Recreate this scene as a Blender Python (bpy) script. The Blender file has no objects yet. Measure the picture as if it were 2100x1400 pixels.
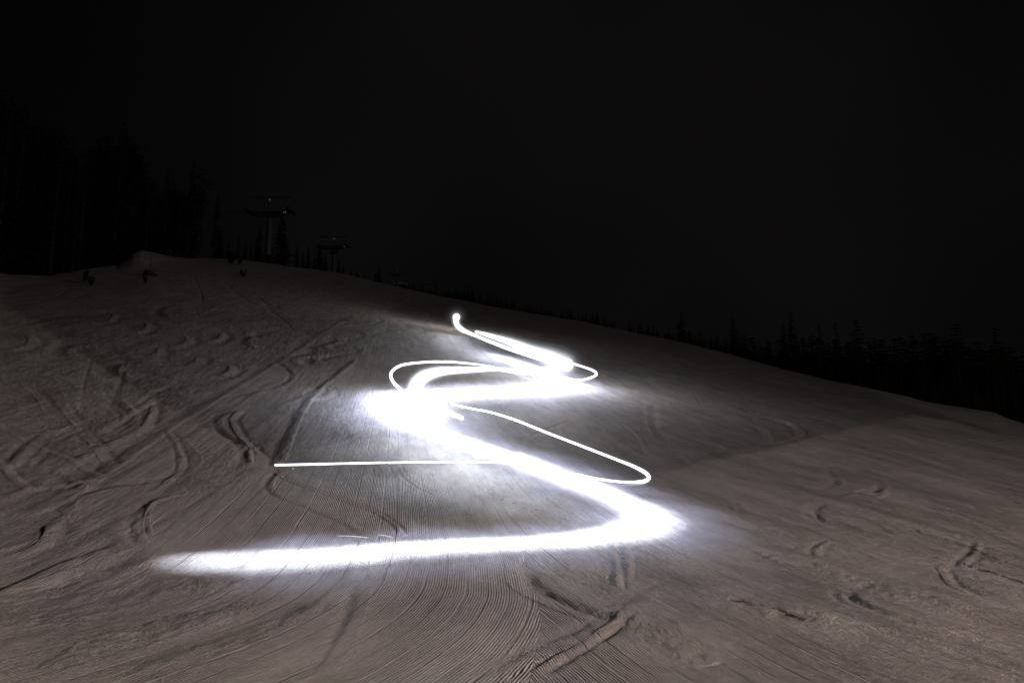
import bpy, bmesh, math, random
import numpy as np
from mathutils import Vector
R_ = math.radians
random.seed(7); rng = np.random.default_rng(7)
scene = bpy.context.scene
COL = scene.collection

# ------------------------------------------------------------------ camera, world, sun, exposure
CAM_H = 2.4; PITCH = R_(7.6); FPX = 1400.0
cd = bpy.data.cameras.new("camera"); cam = bpy.data.objects.new("camera", cd); COL.objects.link(cam)
cam.location = (0, 0, CAM_H); cam.rotation_euler = (math.pi/2 + PITCH, 0, 0)
cd.sensor_width = 36; cd.lens = 24; cd.clip_start = 0.05; cd.clip_end = 5000
scene.camera = cam

world = bpy.data.worlds.new("World"); scene.world = world; world.use_nodes = True
wt = world.node_tree; wt.nodes.clear()
wo = wt.nodes.new("ShaderNodeOutputWorld"); bg = wt.nodes.new("ShaderNodeBackground")
tcw = wt.nodes.new("ShaderNodeTexCoord"); nzw = wt.nodes.new("ShaderNodeTexNoise")
crw = wt.nodes.new("ShaderNodeValToRGB")
nzw.inputs["Scale"].default_value = 1.3; nzw.inputs["Detail"].default_value = 2
crw.color_ramp.elements[0].position = 0.32; crw.color_ramp.elements[0].color = (0.0018, 0.0018, 0.0019, 1)
crw.color_ramp.elements[1].position = 0.68; crw.color_ramp.elements[1].color = (0.0068, 0.0060, 0.0060, 1)
wt.links.new(tcw.outputs["Generated"], nzw.inputs["Vector"]); wt.links.new(nzw.outputs["Fac"], crw.inputs["Fac"])
sxw = wt.nodes.new("ShaderNodeSeparateXYZ"); mrw = wt.nodes.new("ShaderNodeMapRange"); mxw = wt.nodes.new("ShaderNodeMixRGB")
wt.links.new(tcw.outputs["Generated"], sxw.inputs[0]); wt.links.new(sxw.outputs[0], mrw.inputs["Value"])
mrw.inputs["From Min"].default_value = -.78; mrw.inputs["From Max"].default_value = -.28; mxw.blend_type = 'MIX'
mxw.inputs[1].default_value = (.0008, .0008, .0009, 1); wt.links.new(mrw.outputs[0], mxw.inputs[0]); wt.links.new(crw.outputs["Color"], mxw.inputs[2])
wt.links.new(mxw.outputs[0], bg.inputs["Color"]); bg.inputs["Strength"].default_value = 0.58
wt.links.new(bg.outputs[0], wo.inputs[0])

SUN_AZ, SUN_EL = R_(112), R_(12)        # azimuth clockwise from +y: low light from behind right
sd = bpy.data.lights.new("sun", "SUN"); sun = bpy.data.objects.new("sun", sd); COL.objects.link(sun)
sd.energy = 0.07; sd.angle = R_(0.6); sd.color = (1.0, 0.78, 0.72)
sdir = Vector((math.sin(SUN_AZ)*math.cos(SUN_EL), math.cos(SUN_AZ)*math.cos(SUN_EL), math.sin(SUN_EL)))
sun.rotation_euler = sdir.to_track_quat('Z', 'Y').to_euler()

# assumed unseen lamp on the right, behind the camera, added for the warm side light that fades up the hill
fd = bpy.data.lights.new("assumed_side_floodlight", "POINT"); fo = bpy.data.objects.new("assumed_side_floodlight", fd); COL.objects.link(fo)
fo.location = (16, -7, 4.6); fd.energy = 4700; fd.color = (1.0, .80, .71); fd.shadow_soft_size = .3

scene.view_settings.view_transform = 'Standard'; scene.view_settings.look = 'None'
scene.view_settings.exposure = 0; scene.view_settings.gamma = 1
scene.cycles.transparent_max_bounces = 48
scene.cycles.max_bounces = 0; scene.cycles.volume_bounces = 0
scene.cycles.use_denoising = True; scene.cycles.use_adaptive_sampling = False; scene.cycles.sample_clamp_indirect = 3.0

# ------------------------------------------------------------------ noise helpers (numpy)
def hash2(ix, iy, seed):
    h = (ix.astype(np.int64)*374761393 + iy.astype(np.int64)*668265263 + seed*1442695041) & 0xffffffff
    h = ((h ^ (h >> 13))*1274126177) & 0xffffffff
    return ((h ^ (h >> 16)) & 0xffff).astype(np.float32)/65535.0
def vnoise(x, y, seed=0):
    ix = np.floor(x); iy = np.floor(y); fx = (x-ix).astype(np.float32); fy = (y-iy).astype(np.float32)
    fx = fx*fx*(3-2*fx); fy = fy*fy*(3-2*fy)
    a = hash2(ix, iy, seed); b = hash2(ix+1, iy, seed); c = hash2(ix, iy+1, seed); d = hash2(ix+1, iy+1, seed)
    return ((a+(b-a)*fx)*(1-fy) + (c+(d-c)*fx)*fy)*2-1
def fbm(x, y, o=4, seed=0, gain=.5):
    s = 0; amp = 1; t = 0
    for k in range(o):
        ca, sa = math.cos(k*1.1), math.sin(k*1.1); f = 2.03**k
        s = s + amp*vnoise((x*ca-y*sa)*f+k*17.3, (x*sa+y*ca)*f-k*9.1, seed+k); t += amp; amp *= gain
    return s/t
def sstep(x, a, b):
    t = np.clip((x-a)/(b-a), 0, 1); return t*t*(3-2*t)

# ------------------------------------------------------------------ terrain
def pix_dir(px, py):
    u = (px-1050)/FPX; v = (700-py)/FPX
    return np.array([u, math.cos(PITCH)-v*math.sin(PITCH), math.sin(PITCH)+v*math.cos(PITCH)])
def pix_ts(px, py):
    d = pix_dir(px, py); return math.atan2(d[0], d[1]), d[2]/math.hypot(d[0], d[1])
PA, PB = -0.19, 0.215
SKY = [(0,560),(60,563),(100,566),(180,552),(240,544),(262,530),(275,519),(290,514),(310,517),(330,521),(355,527),(385,530),(420,530),(480,530),(550,540),(600,547),(650,553),
       (700,561),(800,585),(900,607),(1000,627),(1100,644),(1200,660),(1300,682),(1400,702),(1500,727),(1600,755),(1700,779),(1800,799),
       (1860,812),(1900,824),(1950,832),(2000,839),(2040,846),(2060,856),(2100,868)]
RT = [(0,72),(200,84),(280,92),(550,124),(750,142),(950,150),(1200,120),(1450,95),(1700,80),(1900,68),(2100,58)]
DEC = [(0,.03),(400,.02),(600,.012),(900,.012),(1000,.05),(1200,.07),(1350,.10),(1500,.20),(2100,.34)]
thR = np.array([pix_ts(p, 700)[0] for p, _ in RT]); rR = np.array([r for _, r in RT], float)
thD = np.array([pix_ts(p, 700)[0] for p, _ in DEC]); dD = np.array([r for _, r in DEC], float)
def Rof(th): return np.interp(th, thR, rR)
def wof(r): return .2 + .8*r*r/(r*r+900.)
_ts = [pix_ts(*p) for p in SKY]
thS = np.array([t for t, _ in _ts])
devS = np.array([s + CAM_H/float(Rof(t)) - wof(float(Rof(t)))*(PB*math.cos(t)+PA*math.sin(t)) for t, s in _ts])
thS = np.concatenate([[thS[0]-.35], thS, [thS[-1]+.35]]); devS = np.concatenate([[0], devS, [0]])
thL = np.linspace(-1.3, 1.3, 521); dL = np.interp(thL, thS, devS); kk = np.exp(-(np.arange(-40, 41)/16.)**2); kk /= kk.sum()
dL = np.convolve(np.pad(dL, 40, mode='edge'), kk, 'valid')
def base_h(x, y):                                   # height of the smooth snow surface; the camera stands at 0,0
    r = np.sqrt(x*x+y*y)+1e-6; th = np.arctan2(x, y)
    Rr = Rof(th); dv = np.interp(th, thL, dL); dh = np.interp(th, thS, devS)-dv; dec = np.interp(th, thD, dD)
    def prof(q): return wof(q)*(PB*q*np.cos(th)+PA*q*np.sin(th)) + dv*q*sstep(q, 14., Rr*.97) + dh*q*sstep(q, Rr*.80, Rr*.985)
    zin = prof(np.minimum(r, Rr))
    e = (prof(Rr)-CAM_H)/Rr
    q = np.maximum(r-Rr, 0)
    fr = sstep(np.abs(th), 1.1, 1.7)
    zout = e*q*(1-fr) - dec*q*q/(q+18.)*np.clip(1.15-q/2500., 0, 2)
    zout = np.where(zout < -26-zin*0.3, -26-zin*.3 + .02*(zout+26+zin*.3), zout)
    return zin + zout
def undul(x, y):
    r = np.sqrt(x*x+y*y); Rr = Rof(np.arctan2(x, y))
    a = sstep(r, 4, 30)*(1-.75*sstep(r, Rr*.75, Rr))
    z = a*(.16*fbm(x*.09+3, y*.09, 3, 5) + .05*fbm(x*.35, y*.35, 3, 9))
    return z + .05*np.exp(-((y-7.4-.25*x)/1.1)**2)*sstep(r, 2, 5)
def H0(x, y): return base_h(x, y)+undul(x, y)
def hit(px, py, above=0.0):
    """point where the ray through a photograph pixel comes within `above` of the snow"""
    d = pix_dir(px, py); d = d/math.hypot(d[0], d[1])
    q = np.geomspace(1.5, 600, 2600)
    f = CAM_H + d[2]*q - above - H0(d[0]*q, d[1]*q)
    k = np.argmax(f < 0)
    if k == 0: k = int(np.argmin(f[:2000]))
    t = q[k-1] + (q[k]-q[k-1])*f[k-1]/(f[k-1]-f[k]+1e-9) if f[k] < 0 else q[k]
    return np.array([d[0]*t, d[1]*t, CAM_H+d[2]*t])
def at_r(px, py, r):
    d = pix_dir(px, py); d = d/math.hypot(d[0], d[1]); return np.array([d[0]*r, d[1]*r, CAM_H+d[2]*r])

def crom(P, n=8):
    P = [np.array(p, float) for p in P]; P = [2*P[0]-P[1]]+P+[2*P[-1]-P[-2]]; out = []
    for i in range(1, len(P)-2):
        a, b, c, d = P[i-1:i+3]
        for k in range(n):
            t = k/n
            out.append(.5*(2*b+(c-a)*t+(2*a-5*b+4*c-d)*t*t+(3*b-a-3*c+d)*t**3))
    out.append(P[-2]); return np.array(out)
def resample(P, step):
    s = np.concatenate([[0], np.cumsum(np.linalg.norm(np.diff(P, axis=0), axis=1))])
    n = max(2, int(s[-1]/step)+1); t = np.linspace(0, s[-1], n)
    return np.stack([np.interp(t, s, P[:, k]) for k in range(P.shape[1])], 1)

# --- polar grid
FT = R_(40)
nf = 1650
th_in = np.linspace(-FT, FT, nf)
th_out = np.linspace(FT, 2*math.pi-FT, 150)[1:-1]
TH = np.concatenate([th_in, th_out]); NT = len(TH)
inv = 1/np.linspace(1/3.4, 1/45., 1120)
rr = np.concatenate([[.02, .5, 1., 1.5, 2, 2.4, 2.8, 3.1], inv, np.geomspace(45.2, 170, 330), np.geomspace(171, 1600, 60)])
NR = len(rr)
Tg, Rg = np.meshgrid(TH, rr)                        # rows: radius
X = (np.sin(Tg)*Rg); Y = (np.cos(Tg)*Rg)
Z = H0(X, Y).astype(np.float64)
D = np.zeros_like(X, dtype=np.float32)              # detail displacement
ROUGH = np.zeros_like(D); DIRT = np.zeros_like(D)

# groomer pass coordinate
yk = np.array([-50, 0, 2.5, 4.5, 6.0, 7.5, 9.0, 11, 14, 30, 60, 300.])
gk = np.array([.75, .75, .8, .72, .5, .15, -.06, -.14, -.17, -.17, -.16, -.14])   # dx/dy of the passes
yf = np.linspace(-50, 320, 8000); gp = np.interp(yf, yk, gk); gx = np.concatenate([[0], np.cumsum(.5*(gp[1:]+gp[:-1])*np.diff(yf))])
gx -= np.interp(12., yf, gx)
Ys = Y + .18*X*np.exp(-(X/7)**2)*0
slope_y = np.interp(Y, yf, gp)
UA = (X-np.interp(Y, yf, gx))/np.sqrt(1+slope_y**2)
# right hand pass bends the other way close to the camera
gkB = np.array([-.9, -.9, -.75, -.6, -.5, -.42, -.34, -.27, -.2, -.17, -.16, -.14])
gpB = np.interp(yf, yk, gkB); gxB = np.concatenate([[0], np.cumsum(.5*(gpB[1:]+gpB[:-1])*np.diff(yf))]); gxB -= np.interp(12., yf, gxB)
UB = (X-np.interp(Y, yf, gxB))/np.sqrt(1+np.interp(Y, yf, gpB)**2)
bnd = [hit(*p) for p in [(1085,1400),(1110,1290),(1105,1230),(1080,1160),(1075,1110)]]
bx = np.array([p[0] for p in bnd]); by = np.array([p[1] for p in bnd])
selB = X > np.interp(Y, by, bx, left=bx[0]-.0, right=bx[-1])
farB = Y > by[-1]
GU = np.where(selB & ~farB, UB, UA)
GU = np.where(farB & (X > np.interp(Y, yf, gx)+bx[-1]-np.interp(by[-1], yf, gx)), UB, GU)
Rg32 = Rg
# ungroomed left side
edge = np.array([hit(*p)[:2] for p in [(0,1060),(110,1010),(225,940),(335,868),(450,805),(560,742),(640,690),(700,655)]])
eo = np.argsort(edge[:, 1]); edx = np.interp(Y, edge[eo, 1], edge[eo, 0])
edx = np.where(Y < edge[eo[0], 1], edge[eo[0], 0]-(edge[eo[0], 1]-Y)*.0, edx)
left = sstep(edx-X, 0, .6)*(1-sstep(Y, 75, 110))
near_left = left*sstep(Y, 9, 10.5)
churn = fbm(X*.22, Y*.22, 3, 31)
D += near_left*(.022*fbm(X*1.6, Y*1.6, 4, 41, .65) + .05*fbm(X*.35+9, Y*.35, 3, 77, .6))
# crossing old furrows on the ungroomed side
for ang, sc, amp, sd_ in ((.5, .9, .03, 201), (-.9, 1.1, .025, 202), (1.3, .7, .03, 203)):
    c_, s_ = math.cos(ang), math.sin(ang); n_ = vnoise((X*c_+Y*s_)*sc, (-X*s_+Y*c_)*sc*.07, sd_)
    D += near_left*amp*np.exp(-(n_/.10)**2)*-1*sstep(vnoise((X*c_+Y*s_)*sc*.2, (-X*s_+Y*c_)*sc*.12, sd_+9), -.1, .3)
ROUGH = np.maximum(ROUGH, near_left*(.55+.4*sstep(churn, -.3, .3)))
# streaks drawn out along the passes everywhere
vv = Y
D += (.012*fbm(GU*1.3, vv*.10, 4, 51, .65)*sstep(Rg, 6, 25)).astype(np.float32)
pat = fbm(GU*.55+5, vv*.08, 4, 61, .6)
scr = sstep(pat, .12, .42)*sstep(Rg, 8, 16)
ROUGH = np.maximum(ROUGH, scr*.7)
ROUGH = np.maximum(ROUGH, sstep(X-.25*Y, 1.5, 5)*sstep(fbm(GU*.5, vv*.10, 4, 66, .6), -.1, .25)*.85*sstep(Rg, 4, 7))
# loose crumb belts lower left and lower right
def belt(pts, width, amp, rough=1., dirt=0., seed=1):
    P = resample(crom([hit(*p)[:2] for p in pts], 10), .15)
    carve(P, width, lambda d, w: amp*np.exp(-(d/w)**2), rough, dirt)
dist = np.full(X.shape, 9., np.float32); sgn = np.zeros(X.shape, np.float32); along = np.zeros(X.shape, np.float32)
def splat(P, rad):
    touched = []
    P = np.asarray(P); n = len(P); s = 0.
    for i in range(n):
        p = P[i]; r = math.hypot(*p); th = math.atan2(p[0], p[1])
        if abs(th) > FT or r < 2.0: continue
        t = (P[min(i+1, n-1)]-P[max(i-1, 0)]); L = np.linalg.norm(t)+1e-9; t = t/L
        a = rad*1.3
        j0 = np.searchsorted(rr, r-a); j1 = np.searchsorted(rr, r+a)+1
        i0 = np.searchsorted(th_in, th-a/r); i1 = min(nf, np.searchsorted(th_in, th+a/r)+1)
        if j1 <= j0 or i1 <= i0: continue
        sl = (slice(j0, j1), slice(i0, i1))
        dx = X[sl]-p[0]; dy = Y[sl]-p[1]
        dd = np.sqrt(dx*dx+dy*dy)
        m = dd < dist[sl]
        if m.any():
            dist[sl][m] = dd[m]; sgn[sl][m] = (dx*t[1]-dy*t[0])[m]; along[sl][m] = s+(dx*t[0]+dy*t[1])[m]
        touched.append(sl)
        if i+1 < n: s += np.linalg.norm(P[i+1]-P[i])
    if not touched: return None
    sl = (slice(min(t[0].start for t in touched), max(t[0].stop for t in touched)),
          slice(min(t[1].start for t in touched), max(t[1].stop for t in touched)))
    return sl
def carve(P, width, prof, rough=0., dirt=0., rad=None):
    rad = rad or width*2.5
    ends = P[0], P[-1]
    sl = splat(P, rad)
    if sl is None: return
    L = float(np.sum(np.linalg.norm(np.diff(P, axis=0), axis=1)))
    d = sgn[sl]; m = dist[sl] < rad
    fade = sstep(along[sl], 0, .6)*sstep(L-along[sl], 0, .6)
    if L < 2: fade = np.ones_like(d)
    lat = np.abs(d)
    jag = 1+.45*fbm(X[sl]*9, Y[sl]*9, 2, 301)+.4*fbm(X[sl]*1.2, Y[sl]*1.2, 2, 305)
    D[sl] += np.where(m, prof(d+.25*width*fbm(X[sl]*4, Y[sl]*4, 2, 311), width)*fade*jag, 0)
    g = np.exp(-(d/(width*1.2))**2)*m*fade
    ROUGH[sl] = np.maximum(ROUGH[sl], g*rough)
    DIRT[sl] = np.maximum(DIRT[sl], g*dirt)
    dist[sl] = 9.; sgn[sl] = 0; along[sl] = 0
def ski(pts, w=.10, depth=.035, side=1, berm=.03, rough=.8, bw=3.0, dbl=0., world=False):
    """a carved turn: a groove and, on the outer side, a berm of thrown snow"""
    G = [np.array(p[:2], float) if world else hit(*p)[:2] for p in pts]
    P = resample(crom(G, 10), .07 if not world else .12)
    rm = float(np.median(np.hypot(P[:, 0], P[:, 1]))); kw = .25+.22*min(1, rm/30.); dbl = dbl or random.choice((0., .42, .55)); w = w*kw; dbl = dbl*kw; fz = min(1, rm/30.); depth *= .34+.14*fz; berm *= .34+.16*fz
    def prof(d, w):
        lump = 1
        z = -depth*np.exp(-(d/w)**2)
        z = z + berm*np.exp(-((d-side*w*2.1)/(w*bw*.5))**2)
        if dbl: z = z - depth*.8*np.exp(-((d-dbl)/w)**2)
        return z
    carve(P, w*bw*.6, prof, rough, rad=max(w*bw*1.6, abs(dbl)+w*2.5))

# main tracks, traced on the snow
T = []
ski([(610,1400),(660,1350),(700,1280),(722,1220),(735,1160)], .10, .03, 1, .03, .8, 3.6)
ski([(0,1155),(60,1140),(105,1122),(128,1098),(130,1080),(112,1065)], .13, .05, -1, .05, .9, 3.4)
ski([(138,1066),(118,1048),(118,1032),(150,1012),(230,995),(310,985),(370,965),(388,940),(370,915),(352,897)], .13, .05, 1, .05, .9, 3.4)
ski([(300,1010),(350,970),(362,945),(352,910),(332,880)], .08, .03, 1, .03, .7, 3)
ski([(285,1125),(270,1100),(268,1070),(285,1040),(330,1018),(430,998),(520,975)], .10, .05, 1, .04, .8, 3.2)
ski([(297,1110),(290,1080),(292,1050),(315,1025),(400,1006)], .08, .04, 1, .03, .8, 3)
ski([(0,1250),(90,1215),(190,1165),(250,1142),(300,1125)], .22, .06, -1, .08, 1., 3.6)
ski([(0,1120),(60,1100),(110,1060)], .12, .02, 1, .03, .8, 3)
ski([(0,1060),(110,1012),(225,942),(335,870),(450,805),(560,742),(640,690),(700,655)], .15, .03, 1, .06, .9, 3)
ski([(0,1040),(100,995),(240,915),(330,868)], .14, .03, -1, .05, .9, 3)
ski([(452,960),(485,955),(495,930),(480,905),(455,890),(438,868),(452,850),(520,835),(590,820),(640,800)], .13, .05, 1, .04, .8, 3)
ski([(510,960),(500,930),(530,905)], .1, .03, 1, .03, .8, 3)
ski([(560,940),(520,910),(495,880),(488,858),(510,840)], .12, .05, -1, .04, .8, 3)
ski([(420,820),(500,808),(570,790),(595,770),(585,755),(560,738)], .14, .05, 1, .04, .7, 3)
ski([(570,960),(545,990),(560,1015),(620,1040),(680,1065),(720,1085),(745,1105)], .09, .05, -1, .04, .8, 3.2)
ski([(560,960),(600,985),(700,1020),(770,1045),(820,1075),(838,1105)], .05, .05, 1, .02, .4, 3)
ski([(565,950),(590,925),(650,905),(740,890)], .08, .03, 1, .03, .7, 3)
ski([(640,928),(720,905),(760,885)], .1, .03, -1, .04, .9, 4)
ski([(545,960),(600,850),(640,800),(680,770),(725,735)], .16, .05, 1, .08, .6, 3)
ski([(640,800),(660,790),(690,800),(680,815),(630,825)], .16, .05, 1, .04, .8, 3)
ski([(812,950),(825,975),(860,1000),(900,1020)], .06, .04, -1, .02, .4, 3)
ski([(820,950),(835,975),(868,998),(912,1017)], .06, .04, -1, .02, .4, 3)
ski([(1085,1165),(1095,1195),(1130,1220),(1190,1250),(1270,1275),(1400,1310),(1500,1345)], .09, .05, -1, .06, .9, 4)
ski([(1075,1165),(1082,1195),(1110,1215),(1180,1245),(1215,1255)], .12, .05, 1, .04, .9, 4)
ski([(1330,1195),(1300,1225),(1260,1250),(1180,1290),(1090,1330),(1000,1375),(950,1400)], .09, .02, -1, .022, 1., 5)
ski([(1310,1250),(1270,1285),(1220,1320),(1150,1360),(1090,1400)], .07, .04, 1, .03, .8, 3.5)
ski([(1290,1110),(1300,1150),(1300,1190)], .07, .04, 1, .04, .5, 3)
ski([(1265,1120),(1278,1160),(1280,1195)], .07, .04, 1, .04, .5, 3)
ski([(1400,1215),(1600,1250),(1800,1290),(2100,1355)], .10, .04, 1, .04, .8, 3.4)
ski([(1500,1250),(1700,1270),(1900,1320),(2100,1385)], .10, .03, -1, .04, .8, 3.4)
ski([(1745,1205),(1745,1225),(1770,1240),(1860,1275),(1980,1310),(2100,1350)], .10, .05, -1, .05, .8, 3.4)
ski([(1700,1150),(1665,1138),(1662,1122),(1690,1108),(1740,1104)], .09, .03, 1, .03, .6, 3)
ski([(1670,1070),(1655,1050),(1665,1035),(1700,1028)], .12, .05, -1, .02, .5, 3)
ski([(1690,1072),(1672,1050),(1685,1036),(1760,1060),(1840,1100)], .12, .04, -1, .02, .5, 3)
ski([(1740,1005),(1785,1015),(1800,995),(1780,975),(1700,935)], .14, .05, 1, .03, .5, 3)
ski([(1725,1012),(1795,1005)], .14, .05, 1, .03, .5, 3)
ski([(1430,955),(1440,940),(1520,920),(1560,905),(1555,880),(1520,865)], .20, .07, 1, .05, .6, 3)
ski([(1500,920),(1590,905),(1630,890),(1615,870),(1550,850)], .20, .07, 1, .05, .6, 3)
ski([(1640,900),(1620,880),(1575,868)], .15, .05, -1, .03, .6, 3)
ski([(1340,830),(1345,870),(1365,900),(1400,925)], .16, .05, 1, .04, .6, 3)
ski([(1600,985),(1680,1000),(1710,985),(1690,955)], .14, .05, 1, .02, .5, 3)
ski([(1960,1150),(1985,1130),(1990,1112)], .1, .04, 1, .02, .5, 3)
ski([(1945,1165),(1965,1195),(1990,1210)], .1, .04, 1, .02, .5, 3)
ski([(1440,1010),(1500,1025),(1515,1045)], .08, .03, 1, .02, .4, 3)
# upper hill loops
for c in [(700,690),(760,700),(720,715),(690,720),(660,745),(740,660),(790,670),(640,700),(600,720),(840,700),(560,690),(700,740)]:
    x0, y0 = c; s = (1 if random.random() < .5 else -1)
    ski([(x0-45*s, y0+12), (x0-5*s, y0+9), (x0+32*s, y0+2), (x0+38*s, y0-6), (x0+12*s, y0-12), (x0-20*s, y0-13)], .24, .07, s, .05, .5, 3)
for c in [(380,700),(450,690),(520,700),(330,720),(410,740),(250,760),(300,670),(470,760),(150,720),(60,700),(350,640),(230,650)]:
    x0, y0 = c; s = random.choice((-1, 1)); k = random.uniform(.7, 1.4)
    ski([(x0-40*k*s, y0-14*k), (x0+10*s, y0-10*k), (x0+22*k*s, y0), (x0+5*s, y0+12*k), (x0-30*k*s, y0+16*k)], .22, .08, s, .07, .5, 3)
for a in [((0,870),(130,930),(240,985)), ((140,830),(205,905),(250,960)), ((20,980),(100,900),(170,870)), ((210,890),(280,850),(330,820)),
          ((100,1000),(190,990)), ((0,930),(60,990),(110,1010)), ((230,820),(260,850),(250,870)), ((300,890),(240,880),(200,870)), ((60,960),(110,975),(150,1000)),
          ((0,790),(80,800),(120,850)), ((330,830),(320,860),(310,880)), ((150,880),(60,900),(0,960)), ((380,790),(330,800),(280,830))]:
    ski(list(a), .13, .06, random.choice((-1, 1)), .05, .9, 3)
for a in [((880,880),(1000,905),(1100,930)), ((1180,900),(1190,930),(1210,945)), ((960,850),(1050,870),(1150,862)), ((1060,905),(1120,880),(1170,862)),
          ((1000,880),(1060,930),(1085,945)), ((1230,850),(1290,880),(1330,940)), ((1300,760),(1400,790),(1440,830)), ((1260,700),(1420,750),(1560,790))]:
    ski(list(a), .10, .04, random.choice((-1, 1)), .03, .5, 3)
# rows of furrows running down the right side of the slope
for k in range(90):
    x0 = random.uniform(1250, 2050); y0 = random.uniform(700, 1060) + (x0-1250)*.12
    if y0 < np.interp(x0, [p[0] for p in SKY], [p[1] for p in SKY])+25: continue
    L = random.uniform(150, 420); m = .30+random.uniform(-.05, .06)+(y0-850)*.0002
    ski([(x0, y0), (x0+L*.5, y0+L*.5*m*1.0-3), (x0+L, y0+L*m+4)], random.uniform(.06, .2), random.uniform(.01, .035), random.choice((-1, 1)), random.uniform(.01, .04), .45, random.uniform(3, 5))
for a in ([(1400,950),(1600,1040),(1850,1120),(2100,1180)], [(1450,1080),(1650,1122),(1900,1182),(2100,1232)], [(1380,930),(1600,1022),(1800,1078),(2100,1132)],
          [(1500,860),(1700,922),(1900,967),(2100,1002)], [(1420,1130),(1640,1175),(1880,1240),(2100,1290)], [(1350,900),(1480,985),(1700,1060),(1950,1120)],
          [(0,1185),(150,1110),(330,1010),(480,905),(600,790)], [(0,1215),(180,1135),(360,1050),(520,950)], [(40,1085),(220,985),(400,880),(560,775)]):
    ski(a, .16 if a[0][0] < 900 else .30, .025, random.choice((-1, 1)), .025, .5, 3.2, dbl=.7)
# crumbly belts
def belt(pts, width, amp, rough=1., dirt=0.):
    P = resample(crom([hit(*p)[:2] for p in pts], 10), .15); carve(P, width, lambda d, w: amp*np.exp(-(d/w)**2), rough, dirt)
belt([(0,1310),(200,1235),(420,1195),(560,1180)], .45, .015)
belt([(0,1400),(180,1330),(420,1265),(600,1230)], .25, .02)
belt([(160,1400),(400,1340),(600,1270),(700,1215)], .16, .015)
belt([(130,1080),(200,1095),(250,1130)], .3, .01)
belt([(400,985),(520,965),(600,960)], .35, .01)
belt([(1400,1190),(1550,1245),(1680,1270),(1800,1310)], .35, .02, 1., .0)
belt([(1538,1238),(1570,1246),(1620,1262)], .10, -.01, 1., .9)
belt([(1600,1130),(1750,1190),(1900,1230),(2100,1290)], .30, .03)
belt([(1400,1100),(1520,1130),(1650,1160)], .30, .02)
belt([(970,985),(1010,1010),(1050,1030),(1120,1060)], .30, .0, 1., .55)
belt([(1110,1010),(1150,1040),(1170,1065),(1200,1080)], .25, .0, 1., .5)
belt([(830,950),(900,960),(960,970)], .5, .0, .6, .35)
belt([(1250,1215),(1290,1255),(1340,1290)], .35, .01)
belt([(1340,860),(1500,880),(1600,890),(1700,960)], 1.0, .01, .9)
belt([(1060,770),(1130,775),(1160,780)], .8, .01, .7, .7)
# lumps where the snow is rough
nearw = 1-sstep(Rg, 25, 60)
lump = fbm(X*9, Y*9, 3, 91, .65)*.012*nearw + fbm(X*2.6, Y*2.6, 3, 95, .6)*.02*(.3+.7*nearw)
D += (ROUGH*lump*(1+.5*near_left)).astype(np.float32)
D += (.22*sstep(Rof(Tg)-Rg, 30, 6)*sstep(Rg-Rof(Tg), 10, -4)*sstep(-Tg, .38, .5)*fbm(X*.25, Y*.25, 3, 12)).astype(np.float32)
Z = Z + D
ROUGH = np.clip(ROUGH, 0, 1)

# build the mesh (rows x cols, closed around)
n = NR*NT
co = np.empty((n, 3), np.float32); co[:, 0] = X.ravel(); co[:, 1] = Y.ravel(); co[:, 2] = Z.ravel()
j, i = np.meshgrid(np.arange(NR-1), np.arange(NT), indexing='ij'); i2 = (i+1) % NT
quads = np.stack([j*NT+i, j*NT+i2, (j+1)*NT+i2, (j+1)*NT+i], -1).reshape(-1, 4)[:, ::-1].astype(np.int32)
me = bpy.data.meshes.new("snow_slope"); me.vertices.add(n); me.vertices.foreach_set("co", co.ravel())
nq = len(quads); me.loops.add(nq*4); me.loops.foreach_set("vertex_index", quads.ravel())
me.polygons.add(nq); me.polygons.foreach_set("loop_start", np.arange(0, nq*4, 4, dtype=np.int32))
me.update(calc_edges=True); me.shade_smooth()
for nm, arr in (("pass_u", GU), ("rough", ROUGH), ("dirt", DIRT)):
    at = me.attributes.new(nm, 'FLOAT', 'POINT'); at.data.foreach_set("value", arr.astype(np.float32).ravel())
snow = bpy.data.objects.new("snow_slope", me); COL.objects.link(snow); snow["kind"] = "structure"
snow["label"] = "groomed snow slope with corduroy ribs and curved ski tracks"
def ground(x, y): return float(H0(np.array([x], float), np.array([y], float))[0])

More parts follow.
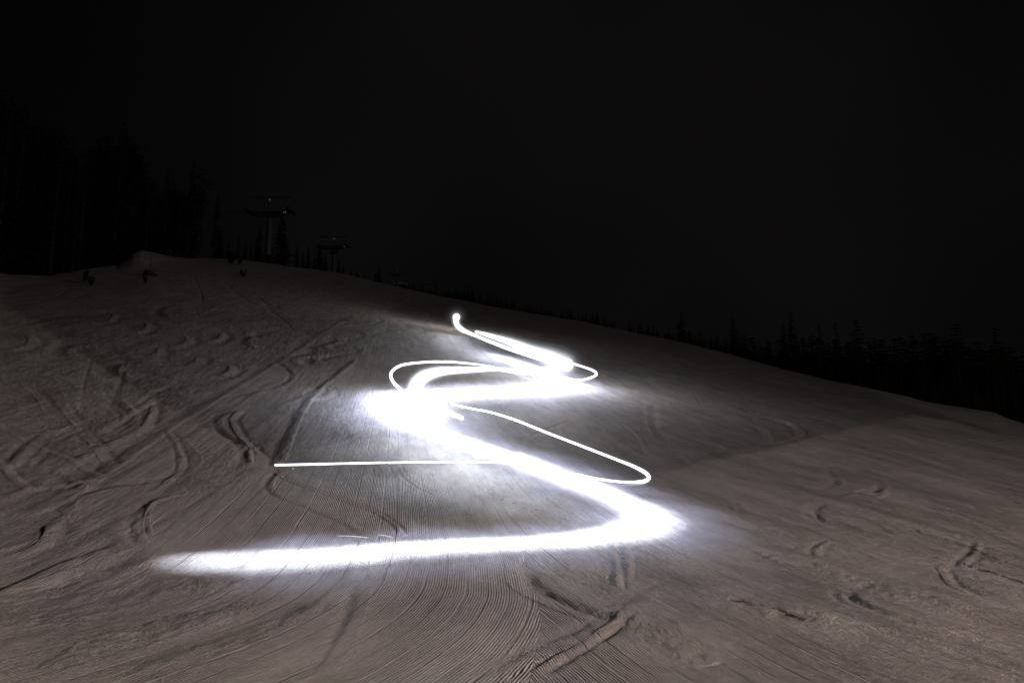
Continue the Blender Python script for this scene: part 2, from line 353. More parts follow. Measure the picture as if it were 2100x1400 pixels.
# ------------------------------------------------------------------ materials
class NT_:
    def __init__(s, name):
        s.m = bpy.data.materials.new(name); s.m.use_nodes = True; s.t = s.m.node_tree; s.b = s.t.nodes["Principled BSDF"]
    def n(s, typ, **kw):
        o = s.t.nodes.new(typ)
        for k, v in kw.items(): setattr(o, k, v)
        return o
    def l(s, a, b): s.t.links.new(a, b)
    def math(s, op, a, b=None, c=None):
        o = s.n("ShaderNodeMath", operation=op)
        for k, v in enumerate((a, b, c)):
            if v is None: continue
            if isinstance(v, (int, float)): o.inputs[k].default_value = v
            else: s.l(v, o.inputs[k])
        return o.outputs[0]
def snow_mat():
    s = NT_("snow"); b = s.b
    geo = s.n("ShaderNodeTexCoord"); pos = geo.outputs["Object"]
    def attr(nm): return s.n("ShaderNodeAttribute", attribute_name=nm).outputs["Fac"]
    u, rough, dirt = attr("pass_u"), attr("rough"), attr("dirt")
    def noise(scale, detail=3, rg=.6, vec=None):
        o = s.n("ShaderNodeTexNoise"); o.inputs["Scale"].default_value = scale; o.inputs["Detail"].default_value = detail; o.inputs["Roughness"].default_value = rg
        s.l(vec or pos, o.inputs["Vector"]); return o.outputs["Fac"]
    wob = s.math('MULTIPLY', s.math('SUBTRACT', noise(1.1, 2), .5), .05)
    uu = s.math('ADD', u, wob)
    rib = s.math('SINE', s.math('MULTIPLY', uu, 2*math.pi/.031))
    rib = s.math('MULTIPLY', s.math('ADD', rib, .15), .0125)
    # broken ribs
    brk = noise(14, 3, .7)
    gone = s.math('SMOOTH_MIN', s.math('MULTIPLY', s.math('MAXIMUM', s.math('SUBTRACT', brk, .47), 0), 5.), 1., .1)
    keep = s.math('SUBTRACT', 1., s.math('MULTIPLY', gone, .75))
    rib = s.math('MULTIPLY', rib, keep)
    # seams between tiller sections
    fr = s.math('FRACT', s.math('MULTIPLY', uu, 1/.26))
    dd = s.math('ABSOLUTE', s.math('SUBTRACT', fr, .5))
    seam = s.math('MAXIMUM', s.math('SUBTRACT', 1., s.math('MULTIPLY', dd, 19.)), 0.)
    sn = noise(.8, 2)
    seam = s.math('MULTIPLY', seam, s.math('MULTIPLY', s.math('MAXIMUM', s.math('SUBTRACT', sn, .18), 0), .09))
    cord = s.math('MULTIPLY', s.math('ADD', rib, seam), s.math('MAXIMUM', s.math('SUBTRACT', 1., s.math('MULTIPLY', rough, 1.0)), 0))
    g1 = s.math('MULTIPLY', s.math('SUBTRACT', noise(38, 4, .75), .5), s.math('ADD', .013, s.math('MULTIPLY', rough, .045)))
    g2 = s.math('MULTIPLY', s.math('SUBTRACT', noise(9, 4, .7), .5), s.math('ADD', .010, s.math('MULTIPLY', rough, .05)))
    cv = s.n("ShaderNodeCombineXYZ"); sx = s.n("ShaderNodeSeparateXYZ"); s.l(pos, sx.inputs[0]); s.l(u, cv.inputs[0])
    s.l(s.math('MULTIPLY', sx.outputs[1], .14), cv.inputs[1])
    g3 = s.math('MULTIPLY', s.math('SUBTRACT', noise(2.6, 5, .72, cv.outputs[0]), .5), .09)
    g4 = s.math('MULTIPLY', s.math('SUBTRACT', noise(1.7, 6, .8), .5), s.math('ADD', .025, s.math('MULTIPLY', rough, .05)))
    cw = s.n("ShaderNodeCombineXYZ"); s.l(u, cw.inputs[0]); s.l(s.math('MULTIPLY', sx.outputs[1], .30), cw.inputs[1])
    g5 = s.math('MULTIPLY', s.math('SUBTRACT', noise(.9, 8, .82, cw.outputs[0]), .5), .20)
    hgt = s.math('ADD', s.math('ADD', s.math('ADD', cord, g1), g2), s.math('ADD', s.math('ADD', g3, g5), g4))
    bp = s.n("ShaderNodeBump"); bp.inputs["Distance"].default_value = 1.; bp.inputs["Strength"].default_value = 1.
    s.l(hgt, bp.inputs["Height"]); s.l(bp.outputs[0], b.inputs["Normal"])
    # base colour: clean snow with faint blotches, brown grit in the scraped places
    mx = s.n("ShaderNodeMixRGB"); mx.inputs[1].default_value = (.86, .85, .86, 1); mx.inputs[2].default_value = (.52, .50, .50, 1)
    s.l(s.math('MINIMUM', s.math('MULTIPLY', s.math('MAXIMUM', s.math('SUBTRACT', noise(1.1, 7, .78, cw.outputs[0]), .40), 0), 3.6), 1.), mx.inputs[0])
    m2 = s.n("ShaderNodeMixRGB"); m2.inputs[2].default_value = (.10, .065, .045, 1); s.l(mx.outputs[0], m2.inputs[1])
    gr = s.math('MULTIPLY', s.math('MAXIMUM', s.math('SUBTRACT', noise(6, 5, .8), s.math('SUBTRACT', .66, s.math('MULTIPLY', dirt, .22))), 0), 16.)
    s.l(s.math('MINIMUM', s.math('MULTIPLY', gr, dirt), 1.), m2.inputs[0])
    s.l(m2.outputs[0], b.inputs["Base Color"]); b.inputs["Roughness"].default_value = .55
    b.inputs["Specular IOR Level"].default_value = .35
    return s.m
M_SNOW = snow_mat(); me.materials.append(M_SNOW)
def plain(name, col, rough=.8, metal=0., var=.25, scale=6.):
    s = NT_(name); o = s.n("ShaderNodeTexNoise"); o.inputs["Scale"].default_value = scale; o.inputs["Detail"].default_value = 4
    tc = s.n("ShaderNodeTexCoord"); s.l(tc.outputs["Object"], o.inputs["Vector"])
    mx = s.n("ShaderNodeMixRGB"); mx.inputs[1].default_value = (*[c*(1-var) for c in col], 1); mx.inputs[2].default_value = (*[min(1, c*(1+var)) for c in col], 1)
    s.l(o.outputs["Fac"], mx.inputs[0]); s.l(mx.outputs[0], s.b.inputs["Base Color"])
    s.b.inputs["Roughness"].default_value = rough; s.b.inputs["Metallic"].default_value = metal
    return s.m
M_NEEDLE = plain("needles", (.014, .02, .012), .9); M_BARK = plain("bark", (.05, .043, .038), .95)
M_STEEL = plain("galvanised_steel", (.16, .18, .20), .6, .3); M_DARK = plain("rubber", (.03, .03, .03), .7)
M_WOOD = plain("wood", (.22, .15, .09), .9); M_CABLE = plain("wire_rope", (.25, .25, .26), .5, .4); M_ROOFSNOW = plain("roof_snow", (.8, .82, .88), .6, 0, .04)
def emis(name, col, st):
    s = NT_(name); e = s.n("ShaderNodeEmission"); e.inputs[0].default_value = (*col, 1); e.inputs[1].default_value = st
    s.t.nodes.remove(s.b); s.l(e.outputs[0], s.t.nodes["Material Output"].inputs["Surface"]); return s.m
M_TRAIL = emis("lamp_light", (.97, .98, 1.), 1.35); M_GLINT = emis("tower_glint", (1., .75, .68), .09)
M_FAINT = emis("faint_lamp_light", (.93, .96, 1.), .8)
def volume(name, col, dens):
    s = NT_(name); e = s.n("ShaderNodeEmission"); e.inputs[0].default_value = (*col, 1); e.inputs[1].default_value = dens
    s.t.nodes.remove(s.b); s.l(e.outputs[0], s.t.nodes["Material Output"].inputs["Volume"]); return s.m

for m_ in (M_TRAIL, M_GLINT, M_FAINT): m_.cycles.emission_sampling = 'NONE'
# ------------------------------------------------------------------ object helpers
def link(name, mesh, mats, parent=None, loc=None):
    o = bpy.data.objects.new(name, mesh); COL.objects.link(o)
    for m in (mats if isinstance(mats, (list, tuple)) else [mats]): mesh.materials.append(m)
    if parent: o.parent = parent
    if loc is not None: o.location = loc
    return o
def tag(o, label=None, cat=None, group=None, kind=None):
    for k, v in (("label", label), ("category", cat), ("group", group), ("kind", kind)):
        if v: o[k] = v
    return o
def empty(name, loc=(0, 0, 0), rz=0):
    o = bpy.data.objects.new(name, None); COL.objects.link(o); o.location = loc; o.rotation_euler.z = rz; o.empty_display_size = .3; return o
def copy_tree(o, parent=None):
    c = o.copy(); COL.objects.link(c); c.parent = parent
    for ch in o.children: copy_tree(ch, c)
    return c
def tube_mesh(name, P, rad, sides=12, caps=True):
    P = np.asarray(P, float); nP = len(P); rad = np.broadcast_to(np.asarray(rad, float), (nP,)).copy()
    if caps:                                          # rounded ends
        a = (P[0]-P[1])/np.linalg.norm(P[0]-P[1]); b = (P[-1]-P[-2])/np.linalg.norm(P[-1]-P[-2])
        ks = (.98, .85, .5)
        P = np.concatenate([[P[0]+a*rad[0]*k for k in ks], P, [P[-1]+b*rad[-1]*k for k in ks[::-1]]])
        rad = np.concatenate([[rad[0]*math.sqrt(1-k*k) for k in ks], rad, [rad[-1]*math.sqrt(1-k*k) for k in ks[::-1]]]); nP = len(P)
    vs = []; fs = []
    for k in range(nP):
        t = P[min(k+1, nP-1)]-P[max(k-1, 0)]; t = t/(np.linalg.norm(t)+1e-9)
        up = np.array([0, 0, 1.]) if abs(t[2]) < .9 else np.array([1., 0, 0])
        s = np.cross(t, up); s /= np.linalg.norm(s); w = np.cross(s, t)
        for q in range(sides):
            a = 2*math.pi*q/sides; vs.append(P[k]+rad[k]*(math.cos(a)*s+math.sin(a)*w))
    for k in range(nP-1):
        for q in range(sides): fs.append((k*sides+q, (k+1)*sides+q, (k+1)*sides+(q+1) % sides, k*sides+(q+1) % sides))
    fs.append(tuple(range(sides))); fs.append(tuple((nP-1)*sides+q for q in range(sides))[::-1])
    m = bpy.data.meshes.new(name); m.from_pydata([tuple(v) for v in vs], [], fs); m.shade_smooth(); return m
class MB:
    def __init__(s): s.v = []; s.f = []
    def box(s, c, d, rx=0, ry=0):
        b = len(s.v)
        for sx in (-.5, .5):
            for sy in (-.5, .5):
                for sz in (-.5, .5):
                    x, y, z = sx*d[0], sy*d[1], sz*d[2]
                    y, z = y*math.cos(rx)-z*math.sin(rx), y*math.sin(rx)+z*math.cos(rx)
                    x, z = x*math.cos(ry)+z*math.sin(ry), -x*math.sin(ry)+z*math.cos(ry)
                    s.v.append((c[0]+x, c[1]+y, c[2]+z))
        for q in ((0,1,3,2),(4,6,7,5),(0,4,5,1),(2,3,7,6),(0,2,6,4),(1,5,7,3)): s.f.append(tuple(b+k for k in q))
    def bar(s, p, q, r, r2=None, sides=8):
        p = np.array(p, float); q = np.array(q, float); t = q-p; t /= np.linalg.norm(t)
        up = np.array([0, 0, 1.]) if abs(t[2]) < .9 else np.array([1., 0, 0]); a = np.cross(t, up); a /= np.linalg.norm(a); c = np.cross(a, t)
        b = len(s.v); r2 = r if r2 is None else r2
        for P, rad in ((p, r), (q, r2)):
            for k in range(sides):
                an = 2*math.pi*k/sides; s.v.append(tuple(P+rad*(math.cos(an)*a+math.sin(an)*c)))
        for k in range(sides): s.f.append((b+k, b+(k+1) % sides, b+sides+(k+1) % sides, b+sides+k))
        s.f.append(tuple(b+k for k in range(sides))[::-1]); s.f.append(tuple(b+sides+k for k in range(sides)))
    def build(s, name, mat, parent=None):
        m = bpy.data.meshes.new(name); m.from_pydata(s.v, [], s.f); return link(name, m, mat, parent)

# ------------------------------------------------------------------ light trails (lamps carried down the slope, seen as lines of light)
HT = 1.25
def trail(name, pts, label, mat, glow=None, halo=2.6, ws=.68):
    """pts: (px, py, width in photo pixels); hangs HT above the snow"""
    pix = resample(crom([np.array(p, float) for p in pts], 12), 6.)
    dist_ = []
    for p in pix: q = hit(p[0], p[1], HT); dist_.append(math.hypot(q[0], q[1]))
    dist_ = np.array(dist_); k = np.ones(9)/9
    if len(dist_) > 12:
        dist_ = np.convolve(np.pad(dist_, 4, mode='edge'), k, 'valid')
    P = []; rad = []
    for p, d in zip(pix, dist_):
        q = at_r(p[0], p[1], d); P.append(q); rad.append(.5*ws*p[2]*math.sqrt(q[0]**2+q[1]**2)/FPX)
    P = np.array(P); rad = np.array(rad)
    o = link(name, tube_mesh(name, P, rad*(.3 if glow else 1)), mat); tag(o, label, "light trail")
    if glow:
        for f, a in ((halo, glow*.10), (1+(halo-1)*.6, glow*.3), (1+(halo-1)*.3, glow*.8), (1., 1.2), (.82, 2.5), (.6, 4.)):  # nested emissive shells imitate lens bloom around the trail
            R2 = rad*f; g = link("glow", tube_mesh("glow", P, R2, 14), volume("bloom_glow", (.82, .88, 1.), a/float(np.mean(R2)*2)), o)
    return P
tA = trail("light_trail", [(935,652,11),(936,664,11),(948,676,10),(975,688,8),(1020,706,9),(1070,724,10),(1120,738,10),(1160,742,8),(1190,750,6),(1215,759,6),(1224,766,6),(1215,773,6),(1190,779,6),(1160,776,6),
            (1100,769,6),(1040,761,7),(1000,750,6),(960,745,6),(925,742,7),(880,742,7),(830,747,7),(808,757,7),(801,770,7),(808,785,8),(822,798,9)],
           "thin upper light trail from the round glow down to a wide loop", M_TRAIL, .12)
tB = trail("light_trail", [(976,680,8),(1010,690,13),(1050,703,18),(1090,719,22),(1130,735,32),(1158,747,36)],
           "thick upper light streak widening down to the second starlike glow", M_TRAIL, .3, halo=2.6, ws=.78)
tC = trail("light_trail", [(1155,750,22),(1120,757,12),(1080,760,10),(1020,757,12),(960,758,18),(900,762,24),(865,775,30),(850,792,34)],
           "thick curved light band inside the upper left loop", M_TRAIL, .2, halo=2.1, ws=.72)
tD = trail("light_trail", [(925,828,5),(960,836,5),(1010,846,5.5),(1060,862,6),(1120,886,6),(1190,913,6.5),(1260,940,7),(1300,956,8),(1325,970,9),(1331,980,9),(1318,987,9),(1280,988,8),(1230,982,7),
            (1170,970,7),(1110,958,6),(1050,949,6),(980,947,5),(900,947,5.5),(800,948,6),(700,950,6.5),(620,952,7),(565,953,6.5)],
           "long thin lower light trail looping right and ending at left", M_TRAIL, .10)
tE = trail("light_trail", [(905,838,10),(925,847,11),(948,857,11)], "short thick light stub beside the brightest snow", M_TRAIL, .15)
tF = trail("light_trail", [(1331,984,1.4),(1318,992,1.4),(1285,994,1.4),(1240,991,1.4),(1190,982,1.2)], "faint fine line of light just under the lower loop", M_FAINT)
tG = trail("light_trail", [(692,1098,1.6),(725,1099,2.2),(755,1102,2.6)], "short faint light dash left of its twin near the front band", M_FAINT)
tH = trail("light_trail", [(775,1096,1.8),(792,1098,2.6),(805,1102,3)], "short faint light dash right of its twin near the front band", M_FAINT)
def glow_ball(px, py, wpx, label):
    q = hit(px, py, HT); d = math.hypot(q[0], q[1]); r = .5*wpx*d/FPX
    def ball(name, r, mat, parent=None, sx=1.):
        bm = bmesh.new(); bmesh.ops.create_icosphere(bm, subdivisions=4, radius=r); m = bpy.data.meshes.new(name); bm.to_mesh(m); bm.free(); m.shade_smooth()
        return link(name, m, mat, parent)
    o = ball("lamp_glow", r, M_TRAIL); o.location = tuple(q); tag(o, label, "lamp")
    for f, a in ((3.6, .006), (2.9, .012), (2.3, .025), (1.8, .06), (1.35, .2)): ball("glow", r*f, volume("bloom_glow", (.82, .87, 1.), a/(2*r*f)), o)  # emissive shells added as imitated bloom around the lamp
    return q
gA = glow_ball(936, 650, 15, "round white lamp glow at the top end of the trail")
gB = glow_ball(1163, 748, 26, "bigger white lamp glow where the thick streak meets the loop")

# lamp beams thrown on the snow: real spot lamps carried along the run
BAND = [  # px, py, half width in metres, power factor
 (335,1152,.20,.10),(400,1150,.44,.6),(500,1148,.52,1.1),(640,1141,.48,1.2),(760,1131,.46,1.2),(880,1121,.45,1.2),(1000,1115,.42,1.2),(1110,1110,.45,1.2),(1200,1102,.5,1.3),(1280,1090,.6,1.4),(1325,1076,.6,1.3),
 (1335,1062,.65,1.2),(1310,1042,.65,1.2),(1255,1018,.65,1.3),(1200,995,.7,1.3),(1130,968,.7,1.4),(1060,940,.8,1.6),(1000,922,.7,1.4),(940,902,.75,1.4),(875,880,.75,1.4),(835,856,1.1,1.6),
 (825,828,1.7,1.8),(825,816,1.7,1.8),(850,808,1.4,2.),(920,805,1.2,2.),(1000,803,1.2,2.),(1080,799,1.2,2.),(1150,796,1.2,1.9),(1185,791,1.1,1.5),(1150,777,1.,1.5),(1100,757,1.1,1.5),(1050,741,1.2,1.4),(1000,724,1.4,1.0)]
def spot(p, target, halfw, power, col=(.86, .90, 1.), name="headlamp"):
    dl = np.linalg.norm(np.array(target)-np.array(p)); ld = bpy.data.lights.new(name, "SPOT"); lo = bpy.data.objects.new(name, ld); COL.objects.link(lo)
    lo.location = tuple(p); ld.energy = power*dl*dl; ld.color = col; ld.spot_size = min(2.6, 2*math.atan(halfw*1.3/dl)); ld.spot_blend = 1.; ld.shadow_soft_size = .05
    lo.rotation_euler = (Vector(p)-Vector(target)).to_track_quat('Z', 'Y').to_euler(); return lo
B = crom([np.array(p, float) for p in BAND], 10)
W = np.array([hit(b[0], b[1]) for b in B])
s = np.concatenate([[0], np.cumsum(np.linalg.norm(np.diff(W[:, :2], axis=0), axis=1))])
pos_ = 0.
SPOT_P = 98.
while pos_ < s[-1]:
    g = np.array([np.interp(pos_, s, W[:, k]) for k in range(3)]); hw = np.interp(pos_, s, B[:, 2]); pw = np.interp(pos_, s, B[:, 3])
    g[2] = ground(g[0], g[1])
    r_ = math.hypot(g[0], g[1]); top = 1.1+.4*hw
    dirc = np.array([g[0], g[1]])/r_
    p = (g[0]+dirc[0]*.35, g[1]+dirc[1]*.35, ground(g[0]+dirc[0]*.35, g[1]+dirc[1]*.35)+top)
    st = max(.34, hw*.8)
    spot(p, g, hw, SPOT_P*pw*st/max(hw, .3)*.9)
    if int(pos_/1.8) != int((pos_-st)/1.8): spot((p[0], p[1], p[2]+.7), g, max(1.3, hw*2.7), SPOT_P*pw*.32, (.64, .70, 1.))
    pos_ += st
# wide patch of light in the middle of the slope
for (px, py, hw, pw) in [(850,880,2.0,.45),(870,915,1.9,.42),(925,945,1.7,.45),(955,975,1.4,.34),(780,930,2.4,.10),(900,1000,1.7,.16),(1010,1010,1.4,.16),(1080,1040,1.4,.10),(740,990,2.6,.05),(1090,985,1.2,.12),(1000,970,1.3,.16),(1060,1000,1.1,.10),(1100,1040,1.2,.06),(960,930,1.5,.12),(790,860,2.2,.06),(1010,738,2.0,.25),(965,715,1.6,.08)]:
    g = hit(px, py); spot((g[0], g[1]+.3, g[2]+2.2), g, hw, SPOT_P*pw)
# spill of the lamps around the runners
def spill(p, e, col=(.95, .93, 1.), rad=.12):
    ld = bpy.data.lights.new("lamp_spill", "POINT"); lo = bpy.data.objects.new("lamp_spill", ld); COL.objects.link(lo)
    lo.location = tuple(p); ld.energy = e; ld.color = col; ld.shadow_soft_size = rad
SP = [(480,1145,9),(700,1135,12),(950,1118,14),(1150,1105,16),(1320,1075,22),(1180,985,26),(1010,918,34),(860,850,70),(820,818,60),(1000,800,50),(1170,792,60),(1060,745,45)]
for px, py, e in SP:
    g = hit(px, py); spill((g[0], g[1], g[2]+2.), e*(.45 if py > 860 else .95), (1., .88, .82))
for q, e in ((gA, 330), (gB, 330)): spill((q[0], q[1], q[2]+2.5), e, (1., .87, .80))
g = at_r(1050, 800, 55.)

# assumed hooded lamp added out of view on the right: its straight cut-off draws the diagonal edge on the far right of the slope
L2 = np.array([17.5, -5.5, 4.4])
ld = bpy.data.lights.new("assumed_hooded_lamp", "POINT"); lo = bpy.data.objects.new("assumed_hooded_lamp", ld); COL.objects.link(lo)
lo.location = tuple(L2); ld.energy = 7800; ld.color = (1., .75, .65); ld.shadow_soft_size = .002
hv = []; ep = [hit(*p) for p in [(900,1070),(1300,984),(1440,950),(1870,851),(1990,868),(2095,905)]]
for P_ in ep:
    d = (P_-L2)/np.linalg.norm(P_-L2)
    hv += [L2+d*.9, L2+d*.9+np.array([0, 0, .75]), L2+d*.93+np.array([0, 0, .75]), L2+d*.93]
d = (ep[-1]-L2)/np.linalg.norm(ep[-1]-L2)
hf = []
for k in range(len(ep)-1):
    for q in range(4): hf.append((k*4+q, k*4+(q+1) % 4, k*4+4+(q+1) % 4, k*4+4+q))
hf += [(3, 2, 1, 0), tuple((len(ep)-1)*4+q for q in range(4))]
hm = bpy.data.meshes.new("assumed_lamp_hood"); hm.from_pydata([tuple(v) for v in hv], [], hf)  # assumed hood, shaped to block the added lamp above the diagonal
o = empty("assumed_floodlight", (L2[0]+.35, L2[1]-.2, ground(L2[0]+.35, L2[1]-.2)))
h_ = link("assumed_lamp_hood", hm, M_DARK, o, None); h_.matrix_parent_inverse = __import__("mathutils").Matrix.Translation(-Vector(o.location))
ps = MB(); ps.bar((0, 0, -.3), (0, 0, L2[2]-ground(L2[0]+.35, L2[1]-.2)+.9), .06, .05, 10); ps.build("pole", M_STEEL, o)  # assumed support for the unseen lamp
tag(o, "assumed hooded lamp on a thin pole added out of view beside the right side of the slope", "assumed_floodlight")

# ------------------------------------------------------------------ trees
def conifer(kind, seed):
    """returns (trunk mesh, crown mesh) of unit height: kind 'spruce' | 'pine' | 'thin'"""
    rd = random.Random(seed); tr = MB(); cr = MB(); H = 1.0
    lean = rd.uniform(-.01, .01)
    segs = 7
    for k in range(segs):
        z0, z1 = k/segs, (k+1)/segs
        tr.bar((lean*z0*z0, 0, z0), (lean*z1*z1, 0, z1), .011*(1-z0)+.0015, .011*(1-z1)+.0012, 7)
    start = {'spruce': .04, 'pine': .50, 'thin': .18}[kind]; wide = {'spruce': .17, 'pine': .11, 'thin': .095}[kind]
    z = start
    while z < .985:
        t = (z-start)/(1-start)
        if kind == 'pine': L = wide*(.35+1.5*t*(1-t)*1.6)*rd.uniform(.6, 1.25)
        else: L = wide*(1-t)**.85*rd.uniform(.72, 1.2)+.008
        nb = rd.randint(5, 8) if t < .85 else 4
        for k in range(nb):
            if kind != 'spruce' and rd.random() < .25: continue
            a = rd.uniform(0, 2*math.pi); l = L*rd.uniform(.6, 1.15); droop = -.35*l if kind == 'spruce' else rd.uniform(-.3, .25)*l
            bx0, by0 = lean*z*z, 0
            ex, ey, ez = bx0+math.cos(a)*l, by0+math.sin(a)*l, z+droop
            tr.bar((bx0, by0, z), (ex, ey, ez), .0022, .0008, 4)
            # needle clumps: short blades fanned along the bough
            nn = max(3, int(l/.013))
            for q in range(nn):
                f = .15+.85*(q+rd.random())/nn; px, py, pz = bx0+(ex-bx0)*f, by0+(ey-by0)*f, z+(ez-z)*f
                for side in (-1, 1):
                    b = len(cr.v); aa = a+side*rd.uniform(.5, 1.2); ll = (.022+.12*l)*rd.uniform(.5, 1.1)*(1.15-.6*f); dz = rd.uniform(-.55, .1)*ll
                    cr.v += [(px, py, pz+.002), (px+math.cos(aa)*ll, py+math.sin(aa)*ll, pz+dz), (px+math.cos(a)*ll*.55, py+math.sin(a)*ll*.55, pz-.008)]
                    cr.f.append((b, b+1, b+2))
        z += rd.uniform(.016, .028)
    mt = bpy.data.meshes.new("trunk"); mt.from_pydata(tr.v, [], tr.f); mt.materials.append(M_BARK)
    mc = bpy.data.meshes.new("crown"); mc.from_pydata(cr.v, [], cr.f); mc.materials.append(M_NEEDLE)
    return mt, mc
KINDS = {k: [conifer(k, sd_) for sd_ in range(3 if k != 'spruce' else 4)] for k in ('spruce', 'pine', 'thin')}
for k in KINDS: print(k, [len(m[1].polygons) for m in KINDS[k]])
def plant(kind, x, y, zg, h, label, name, group=None, cat="tree", fat=1.):
    mt, mc = random.choice(KINDS[kind]); o = empty(name, (x, y, zg-.3), random.uniform(0, 6.28)); o.scale = (h*fat, h*fat, h)
    for nm, m in (("trunk", mt), ("crown", mc)):
        c = bpy.data.objects.new(nm, m); COL.objects.link(c); c.parent = o
    tag(o, label, cat, group); return o
def tree_px(kind, px, top, r, label, name, group=None, fat=1., minh=4.):
    q = at_r(px, top, r); zg = ground(q[0], q[1]); h = max(minh, q[2]-zg+.3)
    return plant(kind, q[0], q[1], zg, h, label, name, group, fat=fat)
# left forest
tops = [(0,150),(60,195),(120,235),(180,270),(260,248),(300,320),(330,370),(350,345),(380,360),(410,335),(430,420),(450,400),(480,480)]
def ltop(px): return float(np.interp(px, [t[0] for t in tops], [t[1] for t in tops]))
LG = "dark tall pines of the forest at the left"
for (px, top) in [(255,246),(345,344),(397,330),(410,345),(372,360)]:
    pass
tree_px('spruce', 254, 246, 92, "tall broad conifer rising at the right shoulder of the left forest", "pine_tree", fat=.85)
tree_px('pine', 414, 340, 112, "bushy topped pine at the right end of the left forest", "pine_tree", fat=1.1)
tree_px('thin', 396, 328, 110, "slim tall pine just left of the bushy topped one", "pine_tree")
tree_px('thin', 345, 345, 108, "slim pine above the middle step of the forest edge", "pine_tree")
tree_px('thin', 447, 395, 120, "lone thin conifer between the left forest and the first tower", "pine_tree")
for k in range(74):
    px = -60 + 470*(k+random.random())/74; r = float(Rof(pix_ts(px, 600)[0]))+random.uniform(2, 40)
    kd = random.choice(['pine', 'thin', 'thin', 'spruce'])
    tree_px(kd, px, ltop(px)+abs(random.gauss(0, 45))+8, r, {'pine': "dark pine with bare trunk and high crown in the left forest", 'thin': "dark slim ragged conifer in the left forest", 'spruce': "dark full conifer branched to the ground in the left forest"}[kd], "pine_tree", LG+{'pine': ", bare trunked", 'thin': ", slim", 'spruce': ", full"}[kd])
for k in range(24):
    px = random.uniform(-40, 470); r = float(Rof(pix_ts(px, 600)[0]))+random.uniform(1, 20)
    tree_px('spruce', px, random.uniform(430, 490) if px < 300 else random.uniform(465, 505), r, "low dark conifer at the foot of the left forest", "young_conifer", "low conifers along the forest foot", fat=1.2)
# around the towers
tree_px('spruce', 580, 436, 146, "pointed black spruce just right of the nearest lift tower", "spruce_tree", fat=1.35)
for px, top in [(470,492),(490,480),(505,492),(535,462),(528,480),(515,498),(455,470),(560,505),(610,500),(622,512)]:
    tree_px('spruce', px, top, random.uniform(140, 165), "small conifer silhouette around the foot of the nearest tower", "spruce_tree", "small conifers near the nearest tower")
tree_px('spruce', 656, 507, 175, "round topped dark tree between the two nearest towers", "spruce_tree", fat=1.9)
tree_px('spruce', 633, 503, 178, "narrow dark conifer left of the round topped tree", "spruce_tree")
for px, top in [(695,528),(704,540),(668,520),(645,522),(720,556),(733,558),(770,572),(778,545),(748,562)]:
    tree_px('spruce', px, top, random.uniform(185, 230), "small conifer silhouette behind the crest beyond the second tower", "spruce_tree", "small conifers beyond the second tower", minh=3, fat=1.3)
for k in range(26):
    px = 830+k*3.4; tree_px('spruce', px, float(np.interp(px, [830,860,900,920], [572,580,590,592]))+random.uniform(0, 12), random.uniform(300, 380), "tiny conifer on the far crest under the distant towers", "spruce_tree", "tiny conifers on the far crest", minh=3)
FR = [(920,590),(935,583),(945,588),(968,584),(985,597),(1003,596),(1020,604),(1037,603),(1050,612),(1080,620),(1130,628),(1150,634),(1205,636),(1222,636),(1245,648),(1262,660)]
for k in range(84):
    px = 916+345*(k+random.random()*.8)/84; top = float(np.interp(px, [f[0] for f in FR], [f[1] for f in FR]))+abs(random.gauss(0, 8))
    tree_px('spruce', px, top, random.uniform(190, 250), "small black conifer in the fringe along the upper crest", "spruce_tree", "conifer fringe along the upper crest", minh=4, fat=1.15)
# right side forest
tree_px('spruce', 1396, 640, 150, "rounded bushy black tree standing alone above the right crest", "fir_tree", fat=1.35)
tree_px('spruce', 1503, 652, 140, "pointed black fir, first high tip right of the rounded tree", "fir_tree", fat=1.2)
tree_px('spruce', 1620, 638, 128, "tallest thin fir of the right hand forest", "fir_tree", fat=.95)
tree_px('thin', 1604, 660, 126, "slim fir just left of the tallest one", "fir_tree")
tree_px('spruce', 1755, 655, 112, "broad full fir in the middle of the right hand forest", "fir_tree", fat=1.35)
tree_px('spruce', 1713, 660, 118, "narrow fir left of the broad full fir", "fir_tree", fat=.7)
tree_px('spruce', 1680, 664, 118, "dense fir between the tallest fir and the broad one", "fir_tree", fat=.9)
tree_px('spruce', 1958, 660, 96, "tall fir near the right edge of the forest", "fir_tree", fat=1.3)
tree_px('spruce', 2043, 668, 90, "rightmost tall fir by the picture edge", "fir_tree", fat=.9)
RTP = [(1270,664),(1330,664),(1420,676),(1490,690),(1540,680),(1570,700),(1640,680),(1700,690),(1800,690),(1850,680),(1900,675),(1960,690),(2040,700),(2140,720)]
for k in range(120):
    px = 1265+880*(k+random.random())/120; top = float(np.interp(px, [f[0] for f in RTP], [f[1] for f in RTP]))+abs(random.gauss(0, 16))
    r = float(np.interp(px, [1265,1500,1800,2140], [190,150,115,88]))+random.uniform(-8, 40)
    tree_px('spruce', px, top, r, "black fir in the dense forest below the right side of the slope", "fir_tree", "firs of the right hand forest", fat=random.uniform(.9, 1.6))
for k in range(80):
    px = 1290+860*(k+random.random())/80; q = hit(px, float(np.interp(px, [p[0] for p in SKY], [p[1] for p in SKY]))+3)
    r = float(Rof(pix_ts(px, 700)[0]))+random.uniform(8, 30)
    tree_px('spruce', px, float(np.interp(px, [p[0] for p in SKY], [p[1] for p in SKY]))-random.uniform(15, 60)*min(1, (px-1250)/350), r, "low black fir close below the right crest of the slope", "fir_tree", "low firs below the right crest", fat=1.4, minh=3)

